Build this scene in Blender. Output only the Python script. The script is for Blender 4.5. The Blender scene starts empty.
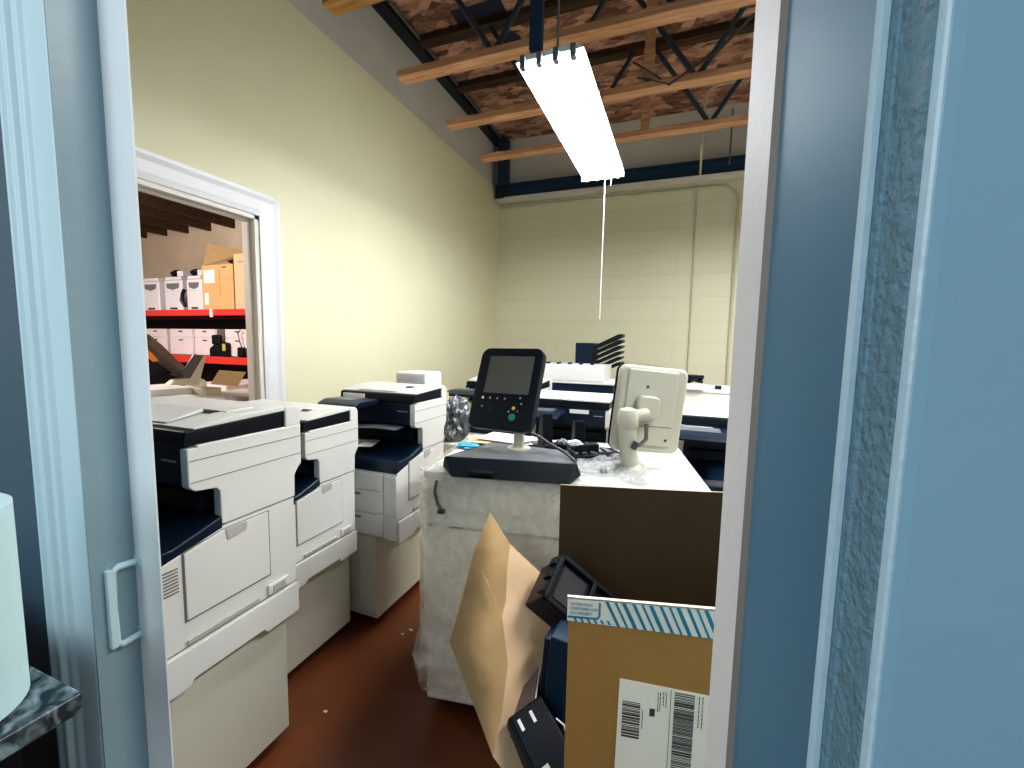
import bpy, bmesh, math, random
from mathutils import Vector, Matrix, noise
random.seed(7)
col = bpy.context.scene.collection
rad = math.radians

# ------------------------------------------------------------------ materials
def nt(name):
    m = bpy.data.materials.new(name); m.use_nodes = True
    n = m.node_tree; b = n.nodes['Principled BSDF']
    return m, n, b
def mat(name, c, rough=.5, var=.04, scale=6, bump=0., bscale=80, metal=0., spec=.5, coat=0.):
    m, n, b = nt(name)
    tc = n.nodes.new('ShaderNodeTexCoord')
    no = n.nodes.new('ShaderNodeTexNoise'); no.inputs['Scale'].default_value = scale; no.inputs['Detail'].default_value = 4
    n.links.new(tc.outputs['Object'], no.inputs['Vector'])
    r = n.nodes.new('ShaderNodeValToRGB')
    r.color_ramp.elements[0].position = .3; r.color_ramp.elements[1].position = .7
    r.color_ramp.elements[0].color = tuple(max(0, x*(1-var)) for x in c)+(1,)
    r.color_ramp.elements[1].color = tuple(min(1, x*(1+var)) for x in c)+(1,)
    n.links.new(no.outputs['Fac'], r.inputs['Fac']); n.links.new(r.outputs['Color'], b.inputs['Base Color'])
    b.inputs['Roughness'].default_value = rough; b.inputs['Metallic'].default_value = metal
    b.inputs['Specular IOR Level'].default_value = spec; b.inputs['Coat Weight'].default_value = coat
    if bump:
        n2 = n.nodes.new('ShaderNodeTexNoise'); n2.inputs['Scale'].default_value = bscale; n2.inputs['Detail'].default_value = 5
        n.links.new(tc.outputs['Object'], n2.inputs['Vector'])
        bp = n.nodes.new('ShaderNodeBump'); bp.inputs['Strength'].default_value = bump; bp.inputs['Distance'].default_value = .01
        n.links.new(n2.outputs['Fac'], bp.inputs['Height']); n.links.new(bp.outputs['Normal'], b.inputs['Normal'])
    return m
def emis(name, c, s):
    m, n, b = nt(name); b.inputs['Emission Color'].default_value = c+(1,); b.inputs['Emission Strength'].default_value = s
    b.inputs['Base Color'].default_value = c+(1,); return m
def osb():
    m, n, b = nt('osb'); tc = n.nodes.new('ShaderNodeTexCoord')
    mp = n.nodes.new('ShaderNodeMapping'); mp.inputs['Scale'].default_value = (6, 12, 6); mp.inputs['Rotation'].default_value = (0, 0, .5)
    v = n.nodes.new('ShaderNodeTexVoronoi'); v.inputs['Scale'].default_value = 1.6; v.inputs['Randomness'].default_value = 1
    no = n.nodes.new('ShaderNodeTexNoise'); no.inputs['Scale'].default_value = 2.5; no.inputs['Detail'].default_value = 6; no.inputs['Distortion'].default_value = 1.5
    mx = n.nodes.new('ShaderNodeMix'); mx.data_type = 'RGBA'; mx.inputs['Factor'].default_value = .5
    r = n.nodes.new('ShaderNodeValToRGB')
    r.color_ramp.elements[0].color = (.17, .075, .05, 1); r.color_ramp.elements[0].position = .32
    r.color_ramp.elements[1].color = (.78, .47, .34, 1); r.color_ramp.elements[1].position = .72
    n.links.new(tc.outputs['Object'], mp.inputs['Vector']); n.links.new(mp.outputs[0], v.inputs['Vector']); n.links.new(mp.outputs[0], no.inputs['Vector'])
    n.links.new(v.outputs['Color'], mx.inputs[6]); n.links.new(no.outputs['Color'], mx.inputs[7])
    n.links.new(mx.outputs[2], r.inputs['Fac']); n.links.new(r.outputs['Color'], b.inputs['Base Color'])
    b.inputs['Roughness'].default_value = .8
    return m
def wood(name, c1, c2):
    m, n, b = nt(name); tc = n.nodes.new('ShaderNodeTexCoord')
    mp = n.nodes.new('ShaderNodeMapping'); mp.inputs['Scale'].default_value = (1.5, 18, 18)
    no = n.nodes.new('ShaderNodeTexNoise'); no.inputs['Scale'].default_value = 2.2; no.inputs['Detail'].default_value = 6; no.inputs['Distortion'].default_value = .8
    r = n.nodes.new('ShaderNodeValToRGB'); r.color_ramp.elements[0].position = .35; r.color_ramp.elements[1].position = .65
    r.color_ramp.elements[0].color = c1+(1,); r.color_ramp.elements[1].color = c2+(1,)
    n.links.new(tc.outputs['Object'], mp.inputs['Vector']); n.links.new(mp.outputs[0], no.inputs['Vector'])
    n.links.new(no.outputs['Fac'], r.inputs['Fac']); n.links.new(r.outputs['Color'], b.inputs['Base Color'])
    b.inputs['Roughness'].default_value = .65
    return m
def blockwall():
    m, n, b = nt('painted_block'); tc = n.nodes.new('ShaderNodeTexCoord')
    sx = n.nodes.new('ShaderNodeSeparateXYZ'); cx = n.nodes.new('ShaderNodeCombineXYZ')
    n.links.new(tc.outputs['Object'], sx.inputs[0]); n.links.new(sx.outputs['X'], cx.inputs['X']); n.links.new(sx.outputs['Z'], cx.inputs['Y'])
    br = n.nodes.new('ShaderNodeTexBrick'); br.inputs['Scale'].default_value = 1
    br.inputs['Brick Width'].default_value = 60; br.inputs['Row Height'].default_value = .235; br.inputs['Mortar Size'].default_value = .006
    br.inputs['Mortar Smooth'].default_value = .6; br.inputs['Color1'].default_value = (.78, .75, .57, 1); br.inputs['Color2'].default_value = (.76, .73, .55, 1)
    br.inputs['Mortar'].default_value = (.71, .68, .51, 1)
    n.links.new(cx.outputs[0], br.inputs['Vector']); n.links.new(br.outputs['Color'], b.inputs['Base Color'])
    bp = n.nodes.new('ShaderNodeBump'); bp.invert = True; bp.inputs['Strength'].default_value = .25; bp.inputs['Distance'].default_value = .004
    n.links.new(br.outputs['Fac'], bp.inputs['Height']); n.links.new(bp.outputs['Normal'], b.inputs['Normal'])
    b.inputs['Roughness'].default_value = .55
    return m
def plastic_film(name, tint, amount, bs=18, strength=.9, dist=1.2):
    m, n, b = nt(name); out = n.nodes['Material Output']
    b.inputs['Base Color'].default_value = tint+(1,); b.inputs['Roughness'].default_value = .22
    tc = n.nodes.new('ShaderNodeTexCoord'); no = n.nodes.new('ShaderNodeTexNoise')
    no.inputs['Scale'].default_value = bs; no.inputs['Detail'].default_value = 5; no.inputs['Distortion'].default_value = dist
    n.links.new(tc.outputs['Object'], no.inputs['Vector'])
    bp = n.nodes.new('ShaderNodeBump'); bp.inputs['Strength'].default_value = strength; bp.inputs['Distance'].default_value = .03
    n.links.new(no.outputs['Fac'], bp.inputs['Height']); n.links.new(bp.outputs['Normal'], b.inputs['Normal'])
    tr = n.nodes.new('ShaderNodeBsdfTransparent'); mx = n.nodes.new('ShaderNodeMixShader')
    mr = n.nodes.new('ShaderNodeMapRange'); mr.inputs['From Min'].default_value = .35; mr.inputs['From Max'].default_value = .65
    mr.inputs['To Min'].default_value = max(0, amount-.2); mr.inputs['To Max'].default_value = min(1, amount+.2)
    n.links.new(no.outputs['Fac'], mr.inputs['Value']); n.links.new(mr.outputs[0], mx.inputs[0])
    n.links.new(tr.outputs[0], mx.inputs[1]); n.links.new(b.outputs[0], mx.inputs[2]); n.links.new(mx.outputs[0], out.inputs['Surface'])
    return m
def granite():
    m, n, b = nt('granite'); tc = n.nodes.new('ShaderNodeTexCoord')
    no = n.nodes.new('ShaderNodeTexNoise'); no.inputs['Scale'].default_value = 45; no.inputs['Detail'].default_value = 8; no.inputs['Distortion'].default_value = 1
    r = n.nodes.new('ShaderNodeValToRGB'); r.color_ramp.elements[0].position = .42; r.color_ramp.elements[1].position = .66
    r.color_ramp.elements[0].color = (.02, .035, .045, 1); r.color_ramp.elements[1].color = (.26, .34, .37, 1)
    n.links.new(tc.outputs['Object'], no.inputs['Vector']); n.links.new(no.outputs['Fac'], r.inputs['Fac']); n.links.new(r.outputs['Color'], b.inputs['Base Color'])
    b.inputs['Roughness'].default_value = .15
    return m
def floor_mat():
    m, n, b = nt('stained_concrete'); tc = n.nodes.new('ShaderNodeTexCoord')
    no = n.nodes.new('ShaderNodeTexNoise'); no.inputs['Scale'].default_value = 2.2; no.inputs['Detail'].default_value = 9; no.inputs['Distortion'].default_value = .6
    r = n.nodes.new('ShaderNodeValToRGB'); r.color_ramp.elements[0].position = .3; r.color_ramp.elements[1].position = .75
    r.color_ramp.elements[0].color = (.10, .028, .010, 1); r.color_ramp.elements[1].color = (.21, .062, .020, 1)
    n.links.new(tc.outputs['Object'], no.inputs['Vector']); n.links.new(no.outputs['Fac'], r.inputs['Fac']); n.links.new(r.outputs['Color'], b.inputs['Base Color'])
    b.inputs['Roughness'].default_value = .38
    return m
M = dict(
    cream=mat('cream_wall', (.78, .735, .53), .55, .02, 3, .05, 60),
    upper=mat('upper_wall', (.74, .72, .68), .7, .06, 2, .1, 30),
    block=blockwall(),
    frame=mat('frame_paint_bluelit', (.68, .87, .92), .35, .02, 4, .05, 60), frame_door=mat('door_paint_lit', (.93,.98,.98), .4, .02, 4, .03, 60), wall_sh=mat('shadow_wall_paint', (.07,.15,.20), .5, .03), frame_sh=mat('shaded_paint', (.31, .44, .50), .35, .02, 4, .05, 60),  # white woodwork; bluish light and shade are mixed into these colours
    frame_dk=mat('front_wall_bluelit', (.26, .44, .54), .32, .03, 3, .04, 45),  # white wall, with the blue front-room light tinted in
    frame_md=mat('front_trim_shaded', (.10, .21, .30), .6, .03, 4, 0, 130, spec=.12),  # same white paint darkened for the shade on this side
    frame_tx=mat('textured_trim_shaded', (.17,.31,.39), .45, .03, 4, .5, 220, spec=.4), frame_lt=mat('front_bead_lit', (.50, .68, .76), .35, .03, 4, .15, 130),  # shaded strip and paler bright edges, the light put into the colour
    jamb=mat('jamb_paint', (.66, .66, .68), .65, .02, 4, .08, 130),
    casing=mat('white_casing', (.80, .79, .82), .35, .02), reveal=mat('reveal_paint', (.74, .70, .64), .5, .03),
    white=mat('copier_white', (.74, .73, .70), .42, .015), cab=mat('cabinet_cream', (.64, .62, .52), .5, .02),
    seam=mat('seam_grey', (.22, .21, .20), .6), grey=mat('latch_grey', (.48, .46, .43), .5),
    navy=mat('navy_plastic', (.004, .013, .032), .4, .1, 6, spec=.35), black=mat('black_plastic', (.005, .007, .012), .42, .1, spec=.25),
    navyt=mat('navy_tray', (.003, .013, .032), .36, .15), dk=mat('dark_plastic', (.005, .009, .014), .45, .1, spec=.25),
    blued=mat('blue_display', (.03, .12, .26), .3), btn=mat('button_grey', (.3, .33, .33), .4),
    green=mat('green_button', (.01, .22, .17), .35), yellow=mat('yellow_button', (.6, .5, .08), .4), red=mat('red_button', (.4, .05, .03), .4),
    screen=mat('lcd_screen', (.11, .11, .095), .18, .1, 2), beige=mat('beige_plastic', (.53, .50, .41), .45, .02),
    paper=mat('paper', (.82, .81, .82), .8, .02), print=mat('print_grey', (.45, .46, .5), .8), ink=mat('ink', (.03, .03, .035), .8),
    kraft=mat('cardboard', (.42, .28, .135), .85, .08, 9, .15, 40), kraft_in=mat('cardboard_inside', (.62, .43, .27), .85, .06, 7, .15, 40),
    kraft_sh=mat('cardboard_shaded', (.048, .030, .011), .85, .12, 4), kraft_lt=mat('carton_tan', (.66, .40, .19), .85, .06, 7), kraft_pl=mat('carton_pale', (.66, .48, .30), .85, .05, 7),
    kraft_ft=mat('carton_front', (.36, .19, .052), .85, .05, 7),
    tape=mat('tape_white', (.76, .69, .60), .4, .04), teal=mat('tape_teal', (.02, .20, .27), .4, .05), label=mat('label_white', (.86, .77, .63), .6, .02), lblink=mat('label_ink', (.06, .055, .05), .7), pict=mat('print_tint', (.2,.35,.36), .6),
    blue=mat('blue_glove', (.08, .42, .62), .6), webm=mat('web_steel', (.06,.09,.13), .4, .1, metal=.3), steel=mat('galvanised', (.30, .32, .34), .4, .1, 8, metal=.7), beam=mat('blue_steel', (.02, .055, .11), .5, .15),
    ledger=mat('black_steel', (.012, .018, .028), .5), conduit=mat('painted_conduit', (.62, .58, .42), .5), osb=osb(),
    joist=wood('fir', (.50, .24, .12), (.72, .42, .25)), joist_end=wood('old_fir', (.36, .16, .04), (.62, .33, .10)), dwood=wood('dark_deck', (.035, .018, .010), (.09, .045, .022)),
    tube=emis('tube_glow', (.92, .97, 1.), 42), house=mat('fixture_white', (.8, .8, .8), .4),
    film=plastic_film('clear_film', (.75, .76, .78), .45, 30), wrap=plastic_film('wrap_film', (.95, .91, .80), .38, 7, .35, .4), wrapc=plastic_film('wrap_film_cloudy', (.95, .90, .82), .4, 10, .5, .5),
    fabric=mat('machine_side', (.92, .87, .74), .6, .03), granite=granite(), floor=floor_mat(), roll=mat('roll_white', (.50, .68, .72), .8, .02),
    redbeam=mat('rack_red', (.75, .05, .045), .4), rackdk=mat('rack_deck', (.02, .02, .03), .7), taupe=mat('taupe_wall', (.66, .55, .44), .8, .12, 2),
    prwhite=mat('printer_white', (.70, .68, .74), .45), lilac=mat('drawer_white', (.78, .70, .74), .5), gbrown=mat('grey_brown', (.10, .085, .09), .45), orange=mat('orange', (.8, .22, .03), .5),
    tile=mat('tray_grey', (.16, .17, .19), .4), plate=mat('taupe_plate', (.13, .10, .10), .4), slab=mat('blue_slab', (.008, .028, .055), .35, .1, spec=.3), stamp=mat('stamp', (.03, .035, .07), .9),
    silver=mat('silver_bag', (.20, .21, .23), .3, .3, 25, 1., 30, metal=.5), wire=mat('grey_wire', (.05, .05, .05), .5),
)

# ------------------------------------------------------------------ mesh builder
class MB:
    def __init__(s): s.v = []; s.f = []
    def add(s, vs, fs):
        k = len(s.v); s.v += [tuple(v) for v in vs]; s.f += [tuple(i+k for i in f) for f in fs]; return s
    def box(s, x0, x1, y0, y1, z0, z1, m=None):
        vs = [Vector(p) for p in ((x0,y0,z0),(x1,y0,z0),(x1,y1,z0),(x0,y1,z0),(x0,y0,z1),(x1,y0,z1),(x1,y1,z1),(x0,y1,z1))]
        if m: vs = [m @ v for v in vs]
        return s.add(vs, [(0,3,2,1),(4,5,6,7),(0,1,5,4),(1,2,6,5),(2,3,7,6),(3,0,4,7)])
    def ext(s, pts, a0, a1, axis='x', m=None):
        mk = {'x': lambda p, a: (a, p[0], p[1]), 'y': lambda p, a: (p[0], a, p[1]), 'z': lambda p, a: (p[0], p[1], a)}[axis]
        n = len(pts); vs = [Vector(mk(p, a0)) for p in pts]+[Vector(mk(p, a1)) for p in pts]
        if m: vs = [m @ v for v in vs]
        return s.add(vs, [tuple(range(n)), tuple(range(2*n-1, n-1, -1))]+[(i, i+n, (i+1) % n+n, (i+1) % n) for i in range(n)])
    def poly(s, pts, t=0.004, n=None):
        pts = [Vector(p) for p in pts]
        if n is None: n = (pts[1]-pts[0]).cross(pts[-1]-pts[0]).normalized()
        n = Vector(n)*t; k = len(pts); vs = pts+[p+n for p in pts]
        return s.add(vs, [tuple(range(k)), tuple(range(2*k-1, k-1, -1))]+[(i, i+k, (i+1) % k+k, (i+1) % k) for i in range(k)])
    def tube(s, path, r, seg=10, r2=None):
        path = [Vector(p) for p in path]; rings = []; n = len(path)
        up = None
        for i, p in enumerate(path):
            d = (path[min(i+1, n-1)]-path[max(i-1, 0)]).normalized()
            if up is None: up = Vector((0,0,1)) if abs(d.z) < .9 else Vector((1,0,0))
            a = d.cross(up).normalized(); b = a.cross(d).normalized(); up = b
            rr = r if r2 is None else r+(r2-r)*i/(n-1)
            rings.append([p+(a*math.cos(t)+b*math.sin(t))*rr for t in [2*math.pi*j/seg for j in range(seg)]])
        vs = [v for ring in rings for v in ring]
        fs = [(i*seg+j, i*seg+(j+1) % seg, (i+1)*seg+(j+1) % seg, (i+1)*seg+j) for i in range(n-1) for j in range(seg)]
        fs += [tuple(range(seg-1, -1, -1)), tuple((n-1)*seg+j for j in range(seg))]
        return s.add(vs, fs)
    def lathe(s, prof, c=(0,0,0), seg=28):
        n = len(prof)
        vs = [(c[0]+r*math.cos(2*math.pi*j/seg), c[1]+r*math.sin(2*math.pi*j/seg), c[2]+z) for r, z in prof for j in range(seg)]
        fs = [(i*seg+j, i*seg+(j+1) % seg, (i+1)*seg+(j+1) % seg, (i+1)*seg+j) for i in range(n-1) for j in range(seg)]
        fs += [tuple(range(seg-1, -1, -1)), tuple((n-1)*seg+j for j in range(seg))]
        return s.add(vs, fs)
    def build(s, name, m, parent=None, bevel=0, smooth=False, seg=2):
        me = bpy.data.meshes.new(name); me.from_pydata(s.v, [], s.f)
        bm = bmesh.new(); bm.from_mesh(me); bmesh.ops.recalc_face_normals(bm, faces=bm.faces); bm.to_mesh(me); bm.free()
        me.materials.append(M[m]); o = bpy.data.objects.new(name, me); col.objects.link(o)
        if parent: o.parent = parent
        if bevel:
            b = o.modifiers.new('b', 'BEVEL'); b.width = bevel; b.segments = seg; b.limit_method = 'ANGLE'; b.angle_limit = rad(25)
        if smooth or bevel:
            for p in me.polygons: p.use_smooth = True
            if not smooth:
                w = o.modifiers.new('w', 'WEIGHTED_NORMAL')
            else:
                try:
                    me.set_sharp_from_angle(angle=rad(40))
                except Exception: pass
        return o
def thing(name, label, cat, loc=(0,0,0), rot=0, group=None):
    o = bpy.data.objects.new(name, None); col.objects.link(o); o.empty_display_size = .05
    o.location = loc; o.rotation_euler = rot if isinstance(rot, tuple) else (0,0,rot)
    o['label'] = label; o['category'] = cat
    if group: o['group'] = group
    return o
def tag(o, label, cat, group=None):
    o['label'] = label; o['category'] = cat
    if group: o['group'] = group
    return o
def struct(o): o['kind'] = 'structure'; return o
def rbox(w, h, r, n=5):     # rounded rectangle outline
    out = []
    for cx, cy, a0 in ((w/2-r, h/2-r, 0), (-w/2+r, h/2-r, 90), (-w/2+r, -h/2+r, 180), (w/2-r, -h/2+r, 270)):
        for i in range(n+1):
            a = rad(a0+90*i/n); out.append((cx+r*math.cos(a), cy+r*math.sin(a)))
    return out
def text(s, size, m, parent, name, loc, rot, ext=.0004, sx=1):
    c = bpy.data.curves.new(name, 'FONT'); c.body = s; c.size = size; c.extrude = ext
    t = bpy.data.objects.new(name, c); col.objects.link(t)
    dg = bpy.context.evaluated_depsgraph_get(); me = bpy.data.meshes.new_from_object(t.evaluated_get(dg))
    bpy.data.objects.remove(t); me.materials.clear(); me.materials.append(M[m])
    o = bpy.data.objects.new(name, me); col.objects.link(o); o.parent = parent; o.location = loc; o.rotation_euler = rot; o.scale = (sx, 1, 1)
    return o

# ------------------------------------------------------------------ camera
H = 1.37; F = 423.28
yaw, pit, rol = rad(20.55), rad(5.42), rad(1.06)
f = Vector((-math.sin(yaw)*math.cos(pit), math.cos(yaw)*math.cos(pit), -math.sin(pit)))
r = Vector((math.cos(yaw), math.sin(yaw), 0)); u = r.cross(f)
r2 = r*math.cos(rol)+u*math.sin(rol); u2 = -r*math.sin(rol)+u*math.cos(rol)
cam = bpy.data.cameras.new('camera'); cam.sensor_width = 36; cam.lens = F/1024*36; cam.clip_start = .01
co = bpy.data.objects.new('camera', cam); col.objects.link(co)
co.matrix_world = Matrix(((r2.x, u2.x, -f.x, 0), (r2.y, u2.y, -f.y, 0), (r2.z, u2.z, -f.z, H), (0,0,0,1)))
bpy.context.scene.camera = co

def ray(px, py, Y):
    d = (r2*((px-512)/F) - u2*((py-384)/F) + f); k = Y/d.y
    return (d.x*k, Y, H+d.z*k)
# ------------------------------------------------------------------ setting
WX = -2.0; BY = 4.78
struct(MB().box(-8, 3.2, -2.5, 5.2, -.1, 0).build('floor', 'floor'))
struct(MB().ext([(.4,0),(.62,0),(.62,1.99),(1.611,1.99),(1.611,0),(BY,0),(BY,3.16),(.4,3.16)], WX-.07, WX, 'x').build('wall_left', 'cream'))
struct(MB().box(WX-.16, WX-.05, .0, BY, 3.16, 4.0).build('wall_left_upper', 'upper'))
struct(MB().box(WX-.2, 3.2, BY, BY+.12, 0, 3.02).build('wall_back', 'block'))
struct(MB().box(WX-.2, 3.2, BY+.02, BY+.12, 3.02, 4.0).build('wall_back_upper', 'upper'))
struct(MB().box(2.6, 2.7, -.2, BY, 0, 4.0).build('wall_right', 'cream'))
struct(MB().box(WX-.2, 2.7, .2, BY+.1, 3.72, 3.78).build('ceiling', 'osb'))
# front wall either side of the doorway the room is seen through
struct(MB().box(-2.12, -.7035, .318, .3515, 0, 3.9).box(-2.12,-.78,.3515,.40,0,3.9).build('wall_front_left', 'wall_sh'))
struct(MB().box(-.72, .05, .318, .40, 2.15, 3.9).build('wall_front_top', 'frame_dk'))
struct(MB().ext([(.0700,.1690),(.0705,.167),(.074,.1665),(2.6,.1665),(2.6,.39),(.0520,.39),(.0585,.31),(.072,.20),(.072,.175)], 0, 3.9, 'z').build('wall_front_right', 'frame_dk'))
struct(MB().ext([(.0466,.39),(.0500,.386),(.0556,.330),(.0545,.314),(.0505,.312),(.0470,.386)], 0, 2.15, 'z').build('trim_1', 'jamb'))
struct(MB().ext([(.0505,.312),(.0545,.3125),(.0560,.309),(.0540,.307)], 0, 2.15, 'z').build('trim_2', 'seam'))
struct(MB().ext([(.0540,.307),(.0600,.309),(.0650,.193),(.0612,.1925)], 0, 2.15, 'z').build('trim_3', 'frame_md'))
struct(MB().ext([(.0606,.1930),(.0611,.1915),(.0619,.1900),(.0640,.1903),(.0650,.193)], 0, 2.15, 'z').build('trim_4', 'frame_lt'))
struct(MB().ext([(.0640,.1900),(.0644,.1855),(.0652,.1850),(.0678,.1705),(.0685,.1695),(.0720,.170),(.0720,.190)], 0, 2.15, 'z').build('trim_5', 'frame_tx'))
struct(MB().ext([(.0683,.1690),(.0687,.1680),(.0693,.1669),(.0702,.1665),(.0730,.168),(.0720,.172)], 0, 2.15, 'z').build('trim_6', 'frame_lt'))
# left casing with its ridges
struct(MB().ext([(-.790,.318),(-.790,.300),(-.784,.289),(-.776,.287),(-.772,.292),(-.767,.2925),(-.763,.288),(-.757,.289),(-.753,.295),(-.747,.296),(-.742,.301),(-.705,.302),(-.703,.304),(-.703,.318)], 0, 2.15, 'z').build('trim_7', 'frame', bevel=.0015))
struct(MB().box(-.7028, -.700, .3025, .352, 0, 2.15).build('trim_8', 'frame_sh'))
struct(MB().box(-.88, .02, .29, .32, 2.15, 2.27).build('trim_9', 'frame'))
struct(MB().ext([(-.78,.352),(-.6455,.352),(-.6445,.3535),(-.72,.384),(-.78,.384)], .005, 2.13, 'z').build('door_1', 'frame_door'))
# pull handle
h = thing('door_handle', 'white C-shaped pull handle on the pale door edge at left', 'handle', (-.6955, .353, 1.000))
hm = MB(); hm.tube([(0,0,.054),(0,-.024,.056),(-.001,-.030,.050),(-.001,-.031,0),(-.001,-.030,-.050),(0,-.024,-.056),(0,0,-.054)], .0048, 10)
hm.box(-.006, .004, -.037, -.030, -.055, .055)
hb = hm.build('grip', 'frame', h, smooth=True)
for s in (-1, 1): MB().box(-.008,.008,-.003,.0,s*.054-.008,s*.054+.008).build('mounting_plate', 'frame', h, bevel=.002)
# left doorway of the room: reveal + casing
dj = MB().box(-2.08, -1.99, 1.588, 1.612, 0, 1.99).box(-2.08, -1.99, .62, 1.612, 1.968, 1.992)
dj.box(-2.05, -2.025, 1.578, 1.589, 0, 1.965).box(-2.05, -2.025, .62, 1.586, 1.956, 1.969)
struct(dj.build('trim_11', 'reveal', bevel=.002))
cp = [(0,0),(.0,.018),(.02,.022),(.03,.017),(.075,.022),(.095,.030),(.110,.030),(.115,0)]
cas = MB().ext([(WX+p[1], 1.612+p[0]) for p in cp], 0, 1.99+.115, 'z')
cas.add([(WX+p[1], .62, 1.99+p[0]) for p in cp]+[(WX+p[1], 1.612+p[0], 1.99+p[0]) for p in cp], [tuple(range(8)), tuple(range(15, 7, -1))]+[(i, i+8, (i+1) % 8+8, (i+1) % 8) for i in range(8)])
struct(cas.build('trim_12', 'casing'))
struct(MB().box(WX, WX+.012, 1.73, BY, 0, .09).build('baseboard_left', 'casing'))
# room next door
struct(MB().box(-8, WX-.07, 3.75, 3.85, 0, 2.9).build('wall_next_room_back', 'taupe'))
struct(MB().box(-8, WX-.07, -.3, -.2, 0, 2.9).build('wall_next_room_front', 'taupe'))
struct(MB().box(-8.1, -8, -.3, 3.85, 0, 2.9).build('wall_next_room_left', 'taupe'))
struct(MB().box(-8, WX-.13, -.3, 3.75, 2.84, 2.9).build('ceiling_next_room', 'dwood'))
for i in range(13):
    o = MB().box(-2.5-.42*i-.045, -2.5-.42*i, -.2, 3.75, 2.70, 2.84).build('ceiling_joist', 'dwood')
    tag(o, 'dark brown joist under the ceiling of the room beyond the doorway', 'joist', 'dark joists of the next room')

# ------------------------------------------------------------------ trusses, beam, ledger
jn = ['nearest the camera, cut off at the top of the photo', 'crossing just behind the near end of the light', 'passing over the middle of the light', 'passing over the far end of the light']
for k, y in enumerate((1.81, 2.42, 3.04, 3.66)):
    t = thing('roof_truss', 'wood and steel roof truss '+jn[k], 'truss', (-1.70, y, 3.02), 0, 'wood and steel roof trusses')
    MB().box(0, 4.28, -.045, .045, 0, .042).build('bottom_chord', 'joist_end' if k == 0 else 'joist', t, bevel=.003)
    MB().box(-.25, 4.28, -.045, .045, .645, .69).build('top_chord', 'dwood', t)
    for j in range(4):
        x = .10+j*1.0+.12*k
        for a, b in ((x, x+.42), (x+.84, x+.42)):
            MB().tube([(a, .0, .65), (b, .0, .03)], .017, 8).build('steel_web', 'webm', t, smooth=True)
    if k in (2, 3):
        MB().box(1.44 if k == 2 else 1.38, 1.50 if k == 2 else 1.44, -.03, .03, .04, .65).build('wood_web', 'joist', t)
o = MB().box(-2.05, -1.955, 1.0, BY, 3.66, 3.715).build('ledger_beam', 'ledger', bevel=.003)
tag(o, 'black steel ledger running under the deck along the left wall', 'beam')
o = MB().box(-1.94, -1.925, 1.0, BY, 3.68, 3.70).build('ledger_flange', 'steel'); tag(o, 'thin light metal strip beside the black ledger under the deck', 'metal strip')
t = thing('steel_beam', 'dark blue steel beam running along the top of the back wall', 'beam', (0, BY, 3.03))
MB().box(-1.98, 2.6, -.14, -.0, .13, .145).box(-1.98, 2.6, -.08, -.065, .0, .145).box(-1.98, 2.6, -.14, 0, 0, .012).build('web', 'beam', t)
MB().box(-1.98, 2.6, -.15, -.01, -.03, 0).build('sill_plate', 'upper', t)
MB().box(-1.97, -1.86, -.13, -.02, .145, .66).build('post', 'beam', t, bevel=.005)
MB().box(-1.97, -1.88, -.17, -.14, -.01, .12).build('end_bracket', 'ledger', t)
def stamp(s, x, y, size, rz):
    me_t = text(s, size, 'stamp', None, 'deck_stamp', (x, y, 3.717), (math.pi, 0, rz)); return me_t
st = thing('ceiling_stamp', 'dark block of stencilled ink on the underside of the wood deck', 'marking', (-1.38, 3.0, 3.716))
MB().box(-.22,.16,-.13,.05,-.002,.0).build('ink_patch', 'stamp', st)
st2 = thing('ceiling_stamp', 'small dark round ink stamp on the deck behind the second truss', 'marking', (-1.30, 3.28, 3.716))
MB().lathe([(.09,-.002),(.09,0)]).build('ink_patch', 'stamp', st2)

# conduits & pull string
c = MB().tube([(-1.96, BY-.014, 2.955), (.36, BY-.014, 2.955), (.43, BY-.014, 2.945), (.49, BY-.014, 2.90), (.525, BY-.014, 2.84), (.53, BY-.014, 2.75), (.535, BY-.014, .3)], .0125, 10).build('wall_conduit', 'conduit', smooth=True)
tag(c, 'cream painted pipe along the top of the back wall bending down at right', 'conduit')
c = MB().tube([(.15, BY-.012, 3.12), (.17, BY-.012, .3)], .009, 8).build('wall_conduit', 'conduit', smooth=True)
tag(c, 'thin cream vertical pipe down the middle of the back wall', 'conduit')
c = MB().tube([(-1.96, BY-.02, 2.99), (2.0, BY-.02, 3.0)], .008, 8).build('wall_conduit', 'conduit', smooth=True)
tag(c, 'straight thin pipe directly below the blue beam', 'conduit')
c = MB().tube([ray(790,74,4.3), ray(738,81,4.3), ray(720,84,4.3), ray(711,89,4.3), ray(706,98,4.3), ray(704,115,4.3), ray(702,145,4.35), ray(700,178,BY-.1)], .011, 8).build('ceiling_conduit', 'conduit', smooth=True)
tag(c, 'curved grey conduit hooking down between the last trusses near the back wall', 'conduit')
c = MB().tube([(.42, BY-.15, 3.6), (.42, BY-.15, 3.1)], .008, 8).build('hanging_rod', 'steel', smooth=True); tag(c, 'short steel rod hanging above the blue beam at right', 'rod')
# wires in the trusses
for pts, lab in (([(1.0,2.3,3.60),(.70,2.35,3.35),(.45,2.6,3.18),(.15,2.9,3.10),(-.1,3.0,3.02),(-.3,3.0,3.10)], 'black cable drooping between the trusses right of the light'),
                 ([(.30,3.05,3.30),(.05,3.05,3.08),(-.15,3.0,3.06),(-.32,2.9,3.14)], 'short black cable looped over the third truss')):
    c = MB().tube(pts, .007, 6).build('ceiling_cable', 'wire', smooth=True); tag(c, lab, 'cable')

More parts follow.
